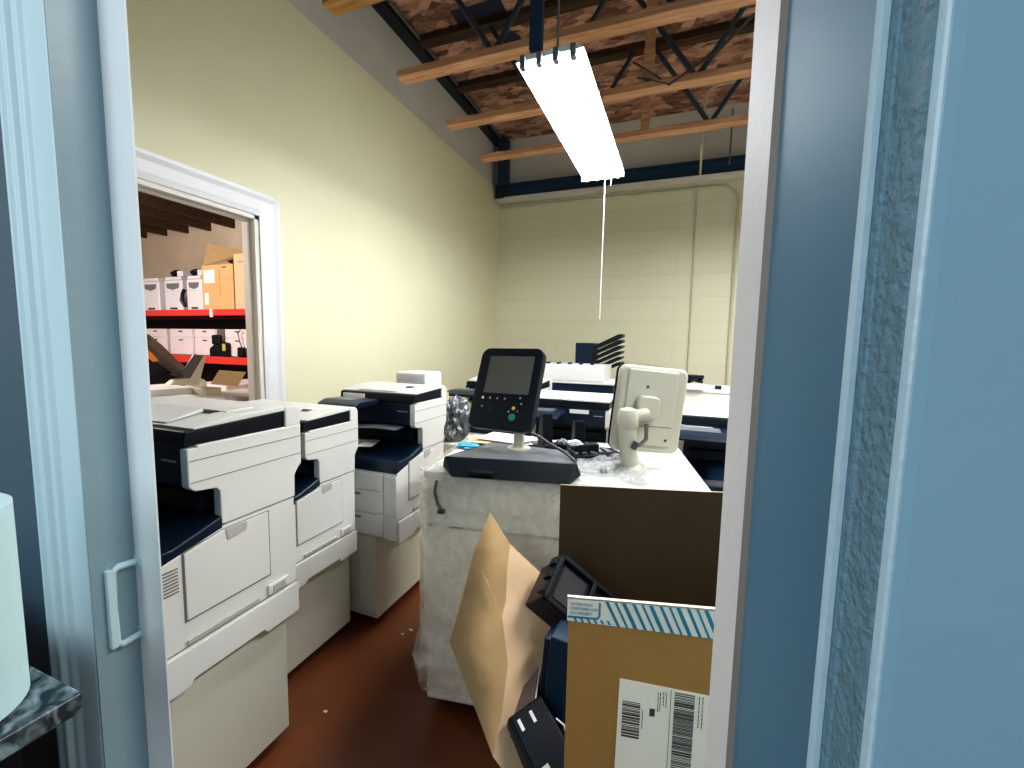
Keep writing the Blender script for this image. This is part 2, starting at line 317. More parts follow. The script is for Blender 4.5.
# ------------------------------------------------------------------ light fixture
t = thing('ceiling_light', 'long bright fluorescent light hanging below the roof trusses', 'light', (-.50, 2.325, 2.50), rad(-1))
MB().ext([(-.14,0),(.14,0),(.11,.022),(-.11,.022)], -.62, .62, 'y').build('housing', 'house', t)
for k in range(4):
    x = -.102+k*.068
    MB().tube([(x,-.60,-.018),(x,.60,-.018)], .0165, 12).build('tube', 'tube', t, smooth=True)
    MB().box(x-.011,x+.011,-.645,-.615,-.040,.01).build('lamp_holder', 'steel', t, bevel=.003)
    MB().box(x-.011,x+.011,.602,.618,-.038,.01).build('lamp_holder', 'house', t)
MB().box(-.14,.14,.615,.625,-.03,.022).build('end_plate', 'house', t)
for s in (-.50, .50):
    MB().tube([(0, s, .02), (0, s, .53)], .005, 6).build('hanger', 'steel', t)
MB().box(-.09,-.04,-.60,-.57,.05,1.2).build('hanger_strut', 'beam', t)
MB().tube([(.02,.6,-.01),(.018,.62,-.20),(.016,.62,-.95)], .0028, 6).build('pull_cord', 'paper', t, smooth=True)
MB().tube([(.05,.6,-.01),(.06,.61,-.05),(.058,.61,-.08)], .003, 6).build('pull_chain', 'steel', t)

# ------------------------------------------------------------------ copier
def copier(loc, rot, label, W=.57, sy=1., z0=.44, sz=1., cabx=0., detail=True, group='white and navy office copiers', papers=False, lid='flat', caby=(0,.48), cab=True, lbl=None, pan=(-.09,-.05,.26), pz=0):
    t = thing('office_copier', label, 'copier', loc, rot, group)
    D = .52
    Y = lambda y: y*sy
    Z = lambda z: z0+z*sz
    P = lambda pts: [(Y(a), Z(b)) for a, b in pts]
    if cab:
        cx0, cx1, cy0, cy1 = -W+.01-cabx, -.015-cabx, Y(caby[0]), Y(caby[1])
        cb = MB().box(cx0, cx1, cy0+.008, cy1, .045, z0+.004).build('cabinet', 'cab', t, bevel=.003)
        dm = MB().box(cx0+.004, cx1-.10, cy0, cy0+.01, .07, z0-.012).build('cabinet_door', 'cab', t, bevel=.002)
        MB().box(cx1-.17, cx1-.115, cy0-.008, cy0+.002, z0-.06, z0-.045).build('handle', 'seam', dm, bevel=.004)
        MB().box(cx1-.096, cx1, cy0, cy0+.01, .07, z0-.012).build('front_panel', 'cab', t, bevel=.002)
        for x in (cx0+.06, cx1-.06):
            for y in (cy0+.07, cy1-.07):
                MB().tube([(x-.012,y,.024),(x+.012,y,.024)], .024, 14).box(x-.008,x+.008,y-.008,y+.008,.03,.05).build('caster', 'dk', t, smooth=True)
    low = P([(0,0),(.485,.0),(.485,.3995),(.245,.3995),(.245,.392),(0,.33)])
    if not detail: low = P([(0,0),(.485,.0),(.485,.3995),(.245,.3995),(.245,.392),(0,.33)])
    MB().ext(low, -W, 0).build('body', 'white', t, bevel=.004)
    sp = [(.245,.40),(.49,.40),(.492,.475),(.505,.495),(.52,.51),(.52,.64),(.165,.64),(.165,.535),(.18,.52),(.235,.512),(.245,.50)]
    for a, b, nm in ((-.03, .0, 'side_panel'), (-W, -W+.03, 'side_panel')):
        MB().ext(P(sp), a, b).build(nm, 'white', t, bevel=.004)
    MB().ext(P([(.26,.38),(.50,.38),(.51,.64),(.163,.64),(.163,.535),(.26,.535)]), -W+.028, -.028).build('scanner_front', 'navy', t, bevel=.003)
    # output tray
    MB().ext(P([(-.004,.325),(.0,.355),(.02,.385),(.12,.385),(.26,.43),(.26,.38)]), -W+.032, -.001).build('output_tray', 'navyt', t, bevel=.006)
    MB().ext(P([(.22,.44),(.30,.46),(.30,.50),(.22,.49)]), -W+.06, -.05).build('paper_exit', 'black', t, bevel=.004)
    # platen + cover
    MB().box(-.032, 0, Y(.19), Y(.52), Z(.634), Z(.646)).build('platen_edge', 'white', t, bevel=.003)
    MB().box(-W, -.033, Y(.165), Y(.51), Z(.639), Z(.653)).build('platen', 'navy', t)
    cv = MB().ext(P([(.16,.645),(.48,.645),(.485,.702),(.165,.688)]), -W+.006, -.006).build('document_cover', 'black', t, bevel=.006)
    MB().ext(P([(.185,.688),(.485,.701),(.485,.713),(.30,.713),(.185,.694)]), -W+.004, -.003).build('cover_lid', 'white', cv, bevel=.003)
    MB().ext(P([(.462,.645),(.52,.645),(.52,.688),(.514,.702),(.500,.712),(.462,.714)]), -W, 0).build('hinge_cover', 'white', cv, bevel=.004)
    if lid == 'flat':
        MB().ext(P([(.285,.7115),(.315,.7135),(.315,.716),(.285,.714)]), -W+.12, -.09).build('feed_slot', 'black', cv)
        MB().ext(P([(.19,.697),(.29,.714),(.29,.726),(.19,.700)]), -W+.10, -.12).build('feed_tray', 'white', cv, bevel=.002)
        MB().ext(P([(.315,.713),(.40,.713),(.40,.722),(.315,.716)]), -W+.08, -.02-.04).build('feed_guide', 'white', cv, bevel=.002)
    else:
        MB().ext(P([(.16,.69),(.42,.705),(.42,.712),(.16,.70)]), -.27, -.05).build('raised_sheet', 'paper', cv)
    # control panel
    cp_ = MB().ext(P([(pan[0],.598+pz),(.16,.60+pz),(.16,.632+pz),(.0,.636+pz),(pan[0],.618+pz)]), -W+pan[1], -W+pan[2]).build('control_panel', 'navy', t, bevel=.012)
    MB().add([(-W+pan[1]+.03, Y(.01), Z(.6368+pz)),(-W+pan[2]-.06, Y(.01), Z(.6368+pz)),(-W+pan[2]-.06, Y(.15), Z(.6335+pz)),(-W+pan[1]+.03, Y(.15), Z(.6335+pz))], [(0,1,2,3)]).build('display', 'tile', cp_)
    if lbl: MB().box(lbl[0], lbl[1], Y(.157)-.002, Y(.166), Z(lbl[2]), Z(lbl[2]+.024)).build('sticker', 'paper', t)
    MB().box(-.10, -.04, Y(.163)-.0015, Y(.163), Z(.60), Z(.605)).build('badge', 'btn', t)
    # front
    fz = [(.235,.315,'front_cover'),(.118,.225,'paper_drawer'),(.008,.108,'paper_drawer')]
    for a, b, nm in fz:
        d = MB().box(-W+.006, -.075, -.008, .006, Z(a), Z(b)).build(nm, 'white', t, bevel=.003)
        if nm == 'paper_drawer': MB().box(-W+.17, -.20, -.012, -.006, Z(b-.022), Z(b-.010)).build('handle', 'seam', d, bevel=.002)
    MB().box(-.068, -.001, -.008, .006, Z(.118), Z(.315)).build('corner_panel', 'white', t, bevel=.003)
    MB().box(-.068, -.001, -.008, .006, Z(.0), Z(.108)).build('corner_panel', 'white', t, bevel=.003)
    if detail:
        ds = .142 if z0 > .465 else .105
        # right side: door, seams, latch, tray lip, vent
        sd = MB().ext([(Y(ds), Z(.175)), (Y(.385), Z(.175)), (Y(.385), Z(.385)), (Y(.245), Z(.385)), (Y(ds), Z(.362))], -.001, .005).build('side_door', 'white', t, bevel=.002)
        MB().ext([(Y(ds-.004), Z(.170)), (Y(.39), Z(.170)), (Y(.39), Z(.388)), (Y(.245), Z(.388)), (Y(ds-.004), Z(.365))], -.002, .0012).build('door_gap', 'seam', t)
        MB().ext([(Y(.25), Z(.386)), (Y(.315), Z(.386)), (Y(.312), Z(.358)), (Y(.255), Z(.350))], .0, .0075).build('latch', 'grey', sd, bevel=.002)
        for y0, y1, z, h_ in ((.17,.52,.605,.002),(.17,.515,.545,.002),(.245,.485,.3985,.0017),(0,.485,.098,.003)):
            MB().box(0, .0012, Y(y0), Y(y1), Z(z), Z(z+h_)).build('panel_seam', 'seam', t)
        MB().ext([(Y(.0), Z(-.012)),(Y(.14), Z(-.012)),(Y(.15), Z(.004)),(Y(.355),Z(.004)),(Y(.365),Z(-.012)),(Y(.485),Z(-.008)),(Y(.485),Z(.094)),(Y(.0),Z(.094))], -.001, .009).build('side_skirt', 'white', t, bevel=.002)
        MB().box(.0, .006, Y(.14), Y(.345), Z(.106), Z(.118)).build('grip_slot', 'grey', t)
        MB().box(.0, .008, Y(.375), Y(.45), Z(.106), Z(.14)).build('latch_frame', 'white', t, bevel=.003)
        MB().box(.006, .0095, Y(.39), Y(.435), Z(.112), Z(.132)).build('latch_recess', 'grey', t)
        if z0 < .465: return t
        vt = MB()
        for k in range(8): vt.box(0, .0015, Y(.080), Y(.128), Z(.265+k*.009), Z(.269+k*.009))
        vt.build('vent', 'seam', t)
    return t
copier((-1.145,.535,0), 0, 'large white office copier nearest the camera at left, on a cream cabinet', z0=.470, sz=.962, sy=1.0, caby=(-.06,.46), cabx=.01)
copier((-1.295,1.075,0), 0, 'white office copier wedged between the nearest one and the one with paper trays facing us', z0=.435, sz=.905, sy=.83, caby=(.0,.53), cabx=.055, W=.56, pan=(.02,.0,.30))
copier((-1.132,1.565,0), 0, 'white copier with navy open output tray standing third along the left wall', z0=.46, sz=.955, sy=.86, caby=(.0,.60), cabx=.11, W=.45, lbl=(-.42,-.29,.655), pan=(-.05,.03,.25), pz=.028)
copier((-.868,2.70,0), 0, 'navy fronted copier standing behind the black touchscreen panel', z0=.415, sz=.97, W=.58, detail=False)
copier((-.335,2.45,0), 0, 'navy fronted copier with white lid between the two upright screens', z0=.33, sz=1., W=.53, detail=False, lbl=(-.25,-.13,.612), lid='raised')
copier((.66,2.36,0), 0, 'navy fronted copier with white lid at right behind the beige screen', z0=.30, sz=1., W=.60, detail=False, lbl=(-.575,-.43,.612), lid='raised')

# things on the third copier
s = thing('paper_sheet', 'printed sheet lying in the navy output tray of third copier', 'paper', (-1.45,1.64,.87), rad(20))
MB().poly([(-.09,-.07,0),(.12,-.07,0),(.12,.07,0),(-.09,.07,0)], .002).build('sheet', 'paper', s)
MB().box(-.02,.05,-.03,.03,.002,.0028).build('printed_picture', 'print', s)
s = thing('tray_flap', 'grey plastic sheet sticking out above the third copier output tray', 'plastic sheet', (-1.38,1.68,.925))
sm = MB(); n = 8
vs = [(x, -.03+.04*0+y*.0, 0) for x in (0,) for y in (0,)]
vs = []; fs = []
for i in range(n+1):
    a = i/n
    for j in range(2): vs.append((-.17+.36*a, -.05+.19*j, .035*math.sin(a*2.0)+.01*j))
for i in range(n): fs.append((2*i, 2*i+1, 2*i+3, 2*i+2))
sm.add(vs, fs).build('sheet', 'tile', s)
s = thing('paper_pack', 'clear wrapped pack of white printed sheets standing against wall behind third copier', 'paper pack', (-1.44,2.13,0))
MB().box(-.12,.10,0,.28,.0,1.05).build('supporting_carton', 'kraft_pl', s)
MB().box(-.115,.095,.01,.20,1.05,1.19).build('sheets', 'paper', s, bevel=.012)
for k in range(4): MB().box(-.085,.05-.02*(k%2),.004,.011,1.168-.022*k,1.1695-.022*k).build('printed_line', 'print', s)
# carton + crumpled plastic bag behind third copier
s = MB().box(-1.30,-1.10,2.15,2.42,0,.78).build('carton', 'fabric', bevel=.004); tag(s, 'plain beige carton in the gap behind the third copier', 'box')
def blob(name, mname, c, r, seed, amp=.35, sub=3, sq=(1,1,1)):
    bm = bmesh.new(); bmesh.ops.create_icosphere(bm, subdivisions=sub+1, radius=1)
    for v in bm.verts:
        d = v.co.normalized(); k = 1+amp*noise.noise(d*2.2+Vector((seed,0,0)))+amp*.6*abs(noise.noise(d*6+Vector((0,seed,0))))
        v.co = Vector((d.x*r*k*sq[0], d.y*r*k*sq[1], max(-.92, d.z*k)*r*sq[2]))
    me = bpy.data.meshes.new(name); bm.to_mesh(me); bm.free(); me.materials.append(M[mname])
    o = bpy.data.objects.new(name, me); col.objects.link(o); o.location = c
    return o
tag(blob('plastic_bag', 'silver', (-1.21,2.25,.895), .115, 3, .6, 3, (.7,.8,1.1)), 'crumpled silvery plastic bag on top of the beige carton', 'bag')

# ------------------------------------------------------------------ big finisher / sorter copier and beige machine at back
t = thing('large_copier', 'tall navy copier at the back with white unit on top and slanted sorter trays', 'copier', (-.43,3.26,0))
MB().box(-.62,0,0,.62,0,.86).build('body', 'white', t, bevel=.006)
MB().box(-.60,.03,-.01,.6,.86,1.07).build('scanner_unit', 'navy', t, bevel=.01)
MB().box(-.62,.035,-.02,.6,1.07,1.088).build('top_plate', 'white', t, bevel=.003)
dd = MB().box(-.60,-.045,-.02,.42,1.088,1.213).build('document_feeder', 'white', t, bevel=.008)
MB().box(-.60,-.05,.02,.30,1.2125,1.217).build('feeder_lid', 'prwhite', dd, bevel=.001)
for k in range(5): MB().box(-.52+.09*k,-.50+.09*k,.05,.12,1.213,1.23).build('clip', 'black', dd)
MB().box(-.045,.0,-.026,-.015,.93,.95).build('badge', 'grey', t)
t = thing('sorter', 'navy sorter tower with six slanted black trays fanning to the right', 'sorter', (-.50,3.72,1.09))
MB().box(-.30,-.14,0,.25,0,.30).build('tower', 'navy', t, bevel=.004)
for k in range(6):
    z = -.045+.048*k
    MB().ext([(-.15,z+.05),(.095,z+.165),(.10,z+.185),(.06,z+.18),(-.15,z+.075)], .0, .24, 'y').build('tray', 'black', t)
t = thing('beige_machine', 'beige box-shaped machine standing by the back wall at right', 'machine', (.10,3.2,0))
MB().box(0,.75,0,.5,0,1.055).build('body', 'fabric', t, bevel=.008)
MB().box(-.004,.754,-.004,.504,1.055,1.075).build('lid', 'white', t, bevel=.003)
o = MB().box(.09,.22,3.17,3.3,1.0755,1.115).build('white_carton', 'paper', bevel=.004); tag(o, 'small flat white box on top of the beige machine', 'box')
t = thing('cable_coil', 'tangle of black cable on the flat white box at right', 'cable', (.15,3.24,1.116))
pts = []
for k in range(60):
    a = k*.55; pts.append((.055*math.cos(a)+.01*math.sin(k*1.7), .035*math.sin(a)+.008*math.cos(k*2.3), .008+.045*abs(math.sin(k*.21))))
MB().tube(pts, .007, 6).build('coil', 'black', t, smooth=True)
MB().box(-.06,-.015,-.02,.02,.0,.05).build('plug', 'black', t, bevel=.006)
o = MB().box(.30,.34,3.3,3.33,1.0755,1.10).build('black_clip', 'black'); tag(o, 'small black knob on the right of the beige machine', 'knob')

# ------------------------------------------------------------------ wrapped centre machine
CR = rad(9)
t = thing('wrapped_machine', 'wide beige machine draped in cloudy plastic wrap in the middle of the room', 'machine', (-.795,1.253,0), CR)
MB().box(.006,.95,.004,.60,.055,.905).build('body', 'fabric', t, bevel=.010)
MB().box(0,.952,0,.615,.895,.92).build('top_plate', 'white', t, bevel=.004)
for z in (.722,.368):
    MB().box(.004,.948,.0005,.005,z,z+.005).build('panel_seam', 'seam', t)
    MB().box(.001,.0065,.04,.58,z,z+.005).build('side_seam', 'seam', t)
for x in (.08,.87):
    for y in (.08,.52): MB().tube([(x-.015,y,.028),(x+.015,y,.028)], .028, 14).box(x-.01,x+.01,y-.01,y+.01,.03,.06).build('caster', 'black', t, smooth=True)
# film: goes round left side and front
def film(name, path, z0, z1, nz, m, amp, seed, parent, bulge=None):
    L = [0]
    for a, b in zip(path, path[1:]): L.append(L[-1]+(Vector(b)-Vector(a)).length)
    N = int(L[-1]/.011); vs = []; fs = []
    for i in range(N+1):
        s = L[-1]*i/N; k = max(j for j in range(len(L)) if L[j] <= s+1e-9); k = min(k, len(path)-2)
        q = (s-L[k])/(L[k+1]-L[k]); p = Vector(path[k]).lerp(Vector(path[k+1]), q); d = (Vector(path[k+1])-Vector(path[k])).normalized()
        nrm = Vector((d.y, -d.x))
        for j in range(nz+1):
            z = z0+(z1-z0)*j/nz+ (.03*noise.noise(Vector((s*5, seed, 0))) if j == 0 else 0)
            v = Vector((s*4, z*3, seed)); a = amp*(.5+abs(noise.noise(v*1.5))+.5*abs(noise.noise(v*4))+.25*abs(noise.noise(v*10)))
            if bulge: a += bulge(s, z)
            vs.append((p.x+nrm.x*a, p.y+nrm.y*a, z))
    for i in range(N):
        for j in range(nz): fs.append((i*(nz+1)+j, (i+1)*(nz+1)+j, (i+1)*(nz+1)+j+1, i*(nz+1)+j+1))
    return MB().add(vs, fs).build(name, m, parent, smooth=True)
film('plastic_wrap', [(0,.6),(0,.0),(.56,0)], .30, .93, 60, 'wrap', .006, 3, t, bulge=lambda s, z: .010*max(0, 1-abs(s-.6)/.10))
film('plastic_wrap', [(-.002,.5),(-.004,-.004),(.22,-.004)], .10, .42, 40, 'wrapc', .012, 9, t, bulge=lambda s, z: .030*max(0, 1-abs(z-.22)/.12)*max(0, 1-abs(s-.5)/.12))
film('plastic_wrap', [(-.002,.5),(-.004,-.004),(.10,-.004)], .40, .86, 40, 'wrap', .008, 15, t)
cl = MB(); N = 46
vs = []; fs = []
for i in range(N+1):
    for j in range(9):
        x = .0+.56*i/N; q = j/8
        vs.append((x, -.012-.008*abs(noise.noise(Vector((x*30,q*3,2))))+ (.10*(q-.5)*2 if q > .5 else 0), .80+.125*min(1, q*2)+.012*noise.noise(Vector((x*16, q*4, 5)))))
for i in range(N):
    for j in range(8): fs.append((i*9+j, (i+1)*9+j, (i+1)*9+j+1, i*9+j+1))
cl.add(vs, fs).build('folded_wrap', 'wrap', t, smooth=True)
MB().tube([(.06,-.03,.90),(.055,-.034,.86),(.065,-.034,.82),(.080,-.036,.80)], .006, 8).build('strap', 'gbrown', t, smooth=True)
MB().box(.068,.092,-.046,-.028,.788,.802).build('strap_buckle', 'wire', t, bevel=.003)

def L2W(x, y, z=0):
    return Vector((-.795+x*math.cos(CR)-y*math.sin(CR), 1.253+x*math.sin(CR)+y*math.cos(CR), z))
# black touchscreen on a base
t = thing('touchscreen_panel', 'black control panel with upright touchscreen on a wide sloping base', 'control panel', L2W(0,0,0), CR)
bs = MB().add([(.118,-.045,.921),(.51,-.026,.921),(.545,.04,.935),(.50,.215,.921),(.17,.27,.921),(.070,.0,.940), (.073,.006,.975),(.53,.036,.975),(.488,.208,.975),(.178,.268,.975)],
  [(0,5,6),(0,6,7,1),(1,7,2),(2,7,8,3),(3,8,9,4),(4,9,6,5),(6,9,8,7),(0,1,2,3,4,5)])
bs.build('base', 'dk', t, bevel=.003)
MB().add([(.085,.010,.9757),(.52,.040,.9757),(.484,.200,.9757),(.182,.258,.9757)], [(0,1,2,3)]).build('base_top', 'tile', t)
MB().box(.18,.26,-.047,-.0,.935,.945).build('card_slot', 'black', t)
pw = Matrix.Rotation(0, 4, 'Z')
MB().lathe([(.045,0),(.045,.006),(.022,.010),(.022,.012)], (.305,.18,.9757)).build('post_foot', 'beige', t, smooth=True)
MB().box(.287,.323,.165,.197,.98,1.10).build('post', 'beige', t, bevel=.005)
sc = bpy.data.objects.new('screen_head', None)
sc = MB().ext(rbox(.27,.326,.035), -.012, .022, 'y')
hd = sc.build('screen_housing', 'dk', t, bevel=.004)
hd.matrix_world = Matrix.Identity(4)
W2L = Matrix.Translation(L2W(0,0,0)) @ Matrix.Rotation(CR, 4, 'Z')
def place(o, par_m, c, rz, rx, ry):
    mw = Matrix.Translation(c) @ Matrix.Rotation(rz,4,'Z') @ Matrix.Rotation(rx,4,'X') @ Matrix.Rotation(ry,4,'Y')
    o.matrix_local = par_m.inverted() @ mw
place(hd, W2L, Vector((-.584,1.5,1.199)), -.127, -.40, -.016)
MB().ext(rbox(.262,.318,.034), -.003, .026, 'y').build('rim', 'beige', hd, bevel=.004)
MB().ext(rbox(.222,.196,.008), -.0135, -.012, 'y').build('bezel', 'black', hd).location = (.006,0,.048)
MB().ext(rbox(.192,.152,.004), -.0145, -.0134, 'y').build('screen', 'screen', hd).location = (.006,0,.052)
def btn(x, z, rr, m, nm='button'):
    o = MB().lathe([(rr,0),(rr,.002),(rr*.8,.003)], seg=16).build(nm, m, hd, smooth=True); o.location = (x, -.012, z); o.rotation_euler = (rad(90), 0, 0)
for k in range(4): btn(-.088+k*.032, -.044, .0055 if k == 0 else .004, 'paper' if k == 0 else 'btn')
btn(.072,-.038,.004,'btn'); btn(.080,-.060,.004,'btn'); btn(-.085,-.078,.0035,'btn'); btn(-.05,-.085,.003,'wire')
btn(.052,-.078,.007,'yellow'); btn(.070,-.088,.004,'red'); btn(.034,-.092,.004,'btn'); btn(.052,-.112,.014,'green','start_button')
MB().tube([(.33,.19,1.045),(.38,.17,1.03),(.43,.14,1.01),(.48,.11,.995),(.52,.06,.98),(.535,.045,.94)], .006, 8).build('cable', 'wire', t, smooth=True)

# beige screen seen from behind
t = thing('beige_monitor', 'beige touchscreen seen from behind on a curved neck', 'monitor', (-.12,1.68,.9205))
TL = Matrix.Translation((-.12,1.68,.9205))
hd = MB().ext(rbox(.262,.318,.030), -.020, .022, 'y').build('housing', 'beige', t, bevel=.016, seg=4)
place(hd, TL, Vector((-.069,1.62,1.139)), .495, .014, .09)
MB().ext(rbox(.264,.320,.030), .020, .026, 'y').build('front_bezel', 'dk', hd)
MB().ext([(-.105,-.130),(.085,-.130),(.085,.145),(-.105,.145)], -.030, -.016, 'y').build('back_cover', 'beige', hd, bevel=.006)
MB().box(-.105,.085,-.0312,-.0295,-.058,-.0555).build('cover_seam', 'seam', hd)
for x, z in ((-.03,.085),(.065,-.105),(-.085,-.10)):
    o = MB().lathe([(.005,0),(.005,.002)], seg=12).build('screw', 'wire', hd); o.location = (x,-.030,z); o.rotation_euler = (rad(90),0,0)
MB().ext(rbox(.080,.085,.02), -.066, -.030, 'y').build('mounting_block', 'beige', hd, bevel=.008).location = (-.030, 0, .012)
nk = MB().tube([(0,-.12,.0),(-.004,-.135,.05),(-.009,-.165,.11),(-.011,-.178,.16),(-.008,-.182,.20)], .031, 16, .031).build('neck', 'beige', t, smooth=True)
MB().lathe([(.028,0),(.036,.01),(.037,.05),(.030,.066),(.012,.073)], (-.010,-.182,.165)).build('knuckle', 'beige', t, smooth=True)
MB().tube([(-.008,-.182,.205),(.02,-.172,.21),(.050,-.150,.215)], .022, 14).build('joint', 'beige', t, smooth=True)
MB().lathe([(.060,0),(.055,.010),(.040,.02),(.032,.03)], (0,-.12,0)).build('foot', 'beige', t, smooth=True)
MB().tube([(.050,-.150,.18),(.052,-.165,.13),(.035,-.180,.112),(.015,-.195,.105)], .007, 8).build('cable', 'gbrown', t, smooth=True)
MB().tube([(.012,-.198,.098),(.024,-.195,.122)], .011, 8).build('plug', 'wire', t)

# films and papers on the machine top
def sheet(name, pts, m, label, cat, group=None, t=.0015, z=.9215):
    o = MB().poly([tuple(L2W(x, y, z+(q[0] if q else 0))) for x, y, *q in pts], t, (0,0,1)).build(name, m); return tag(o, label, cat, group)
sheet('paper_sheet', [(.02,.40),(.24,.30),(.34,.44),(.11,.56)], 'paper', 'white sheet of paper left of the touchscreen post', 'paper')
sheet('kraft_envelope', [(.02,.40),(.16,.38),(.17,.50),(.04,.52)], 'kraft_pl', 'tan envelope showing under the white papers', 'envelope', z=.935)
sheet('paper_sheet', [(.06,.44),(.27,.39),(.33,.54),(.10,.60)], 'paper', 'topmost white sheet lying skewed over the tan envelope', 'paper', z=.943)
sheet('paper_sheet', [(.24,.36),(.48,.33),(.50,.50),(.27,.54)], 'paper', 'white sheet directly behind the touchscreen post', 'paper', z=.924)
o = blob('blue_glove', 'blue', L2W(.05,.36,.930), .032, 5, .6, 2, (1.5,1.1,.28)); tag(o, 'crumpled light blue glove at the left corner of wrapped machine', 'glove')
# film heap under beige monitor
vs = []; fs = []; N = 40; K = 24
for i in range(N+1):
    for j in range(K+1):
        a = i/N; b = j/K; x = .52+.25*a; y = .06+.44*b+.05*math.sin(a*5)
        hgt = .006+.05*abs(noise.noise(Vector((x*14, y*14, 1))))*math.sin(math.pi*a)**.5*math.sin(math.pi*b)**.5+.012*abs(noise.noise(Vector((x*50,y*50,4))))
        vs.append(tuple(L2W(x+.02*noise.noise(Vector((b*6,0,1))), y, .9215+hgt)))
for i in range(N):
    for j in range(K): fs.append((i*(K+1)+j, (i+1)*(K+1)+j, (i+1)*(K+1)+j+1, i*(K+1)+j+1))
o = MB().add(vs, fs).build('bubble_wrap', 'film', smooth=True); tag(o, 'crumpled clear plastic film in front of the beige screen foot', 'plastic film')
o = MB().box(-.0,.012,0,.012,0,.012).box(.016,.024,.002,.010,0,.016).build('metal_clip', 'seam'); o.location = L2W(.605,.085,.9345); tag(o, 'tiny metal clip on the clear film near box edge', 'clip')
# black phone stands
def phone(x, y, rz, label, hgt):
    t = thing('phone_stand', label, 'stand', L2W(x, y, .9215), CR+rz, 'black phone stands on the wrapped machine')
    MB().ext([(-.09,0),(.10,0),(.10,.012),(-.05,.055),(-.09,.055)], -.05, .05, 'x').build('base', 'black', t, bevel=.004)
    MB().ext([(-.012,0),(.045,.0),(.030,hgt),(-.0,hgt+.006)], -.022, .022, 'x').build('upright', 'black', t, bevel=.004).location = (-.01,-.03,.035)
    MB().box(-.04,.04,-.0,.06,.030,.040).build('keypad', 'tile', t, bevel=.002)
    return t
phone(.385,.36,rad(35),'black phone stand with the taller upright beside the touchscreen post', .13)
phone(.52,.40,rad(25),'black phone stand with shorter upright nearer the beige screen', .10)
t = thing('keyboard_tray', 'low black plastic tray lying flat behind the clear film', 'tray', L2W(.57,.34,.9215), CR+rad(22))
MB().box(-.10,.12,-.05,.07,0,.02).build('base', 'black', t, bevel=.004)
for k in range(5): MB().box(-.08+.035*k,-.06+.035*k,-.03,.05,.02,.027).build('ridge', 'tile', t)
o = blob('paper_scrap', 'silver', L2W(.46,.30,.985), .02, 9, .5, 2, (1.2,.8,.6)); tag(o, 'crumpled silver foil scrap on the taller phone stand', 'scrap')
o = blob('paper_scrap', 'paper', L2W(.505,.30,.985), .02, 12, .6, 2, (1.4,.8,.5)); tag(o, 'crumpled white paper scrap between the phone stands', 'scrap')

# ------------------------------------------------------------------ open cardboard box, foreground
t = thing('cardboard_box', 'large open cardboard box with torn left flap and shipping label in front', 'box', (0,0,0))
FR = Matrix.Translation((-.147,.70,0)) @ Matrix.Rotation(rad(14),4,'Z')
BX0, BX1, BF = 0, .52, 0
MB().box(BX0, BX1, BF, BF+.005, .0, .925).build('front_panel', 'kraft_ft', t).matrix_local = FR
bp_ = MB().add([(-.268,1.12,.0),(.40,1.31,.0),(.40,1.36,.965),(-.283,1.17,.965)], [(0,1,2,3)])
bp_.build('back_panel', 'kraft_sh', t)  # shade inside the box is put into this dark cardboard
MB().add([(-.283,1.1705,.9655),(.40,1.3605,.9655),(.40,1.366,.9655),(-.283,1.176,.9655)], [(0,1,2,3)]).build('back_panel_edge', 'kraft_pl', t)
MB().poly([(.357,.826,0),(.40,1.31,0),(.40,1.36,.95),(.357,.826,.92)], .005).build('side_panel', 'kraft', t)
MB().ext([(-.147,.705),(.357,.83),(.40,1.30),(-.265,1.115)], 0, .012, 'z').build('bottom_panel', 'kraft', t)
MB().poly([(-.147,.705,0),(-.265,1.115,0),(-.265,1.115,.30),(-.147,.705,.30)], .004).build('lower_side', 'kraft', t)
# left wall (bulging) and torn flap
C_ = [(-.439,1.20,.850) for _ in ()]
# crease points measured once on the box (world metres)
crease = [ray(510,544,1.12), ray(507,572,1.06), ray(506,601,1.0), ray(502,616,.97), ray(508,664,.89), ray(502,713,.82), ray(493,757,.76)]
outer = [ray(490,512,1.12), ray(473,555,1.06), ray(463,595,1.01), ray(457,617,.97), ray(449.5,642,.92), ray(474,706,.83), ray(493,757,.76)]
inner = [ray(545,577,1.14), ray(553,612,1.09), ray(560,640,1.04), ray(562,665,.99), ray(560,700,.93), ray(548,735,.86), ray(525,800,.78)]
fl = MB(); k = len(crease)
fl.add(crease+outer, [(i, i+1, i+k+1, i+k) for i in range(k-1)])
fo = fl.build('left_flap', 'kraft', t, smooth=True)
so = fo.modifiers.new('s', 'SOLIDIFY'); so.thickness = .005; so.offset = 1
fl = MB().add([ray(472,554,1.045), ray(488,582,1.02), ray(500,612,.965), ray(494,598,.985), ray(480,567,1.025)], [(0,1,2,3,4)]); fo = fl.build('torn_ply', 'kraft', t)
iw = MB(); iw.add(crease+inner, [(i, i+1, i+k+1, i+k) for i in range(k-1)])
bot = [(-.262+.0165*i, 1.11-.06*i, .25) for i in range(k)]
iw.add(inner+bot, [(i, i+1, i+k+1, i+k) for i in range(k-1)])
iw.build('left_wall', 'kraft_in', t, smooth=True)
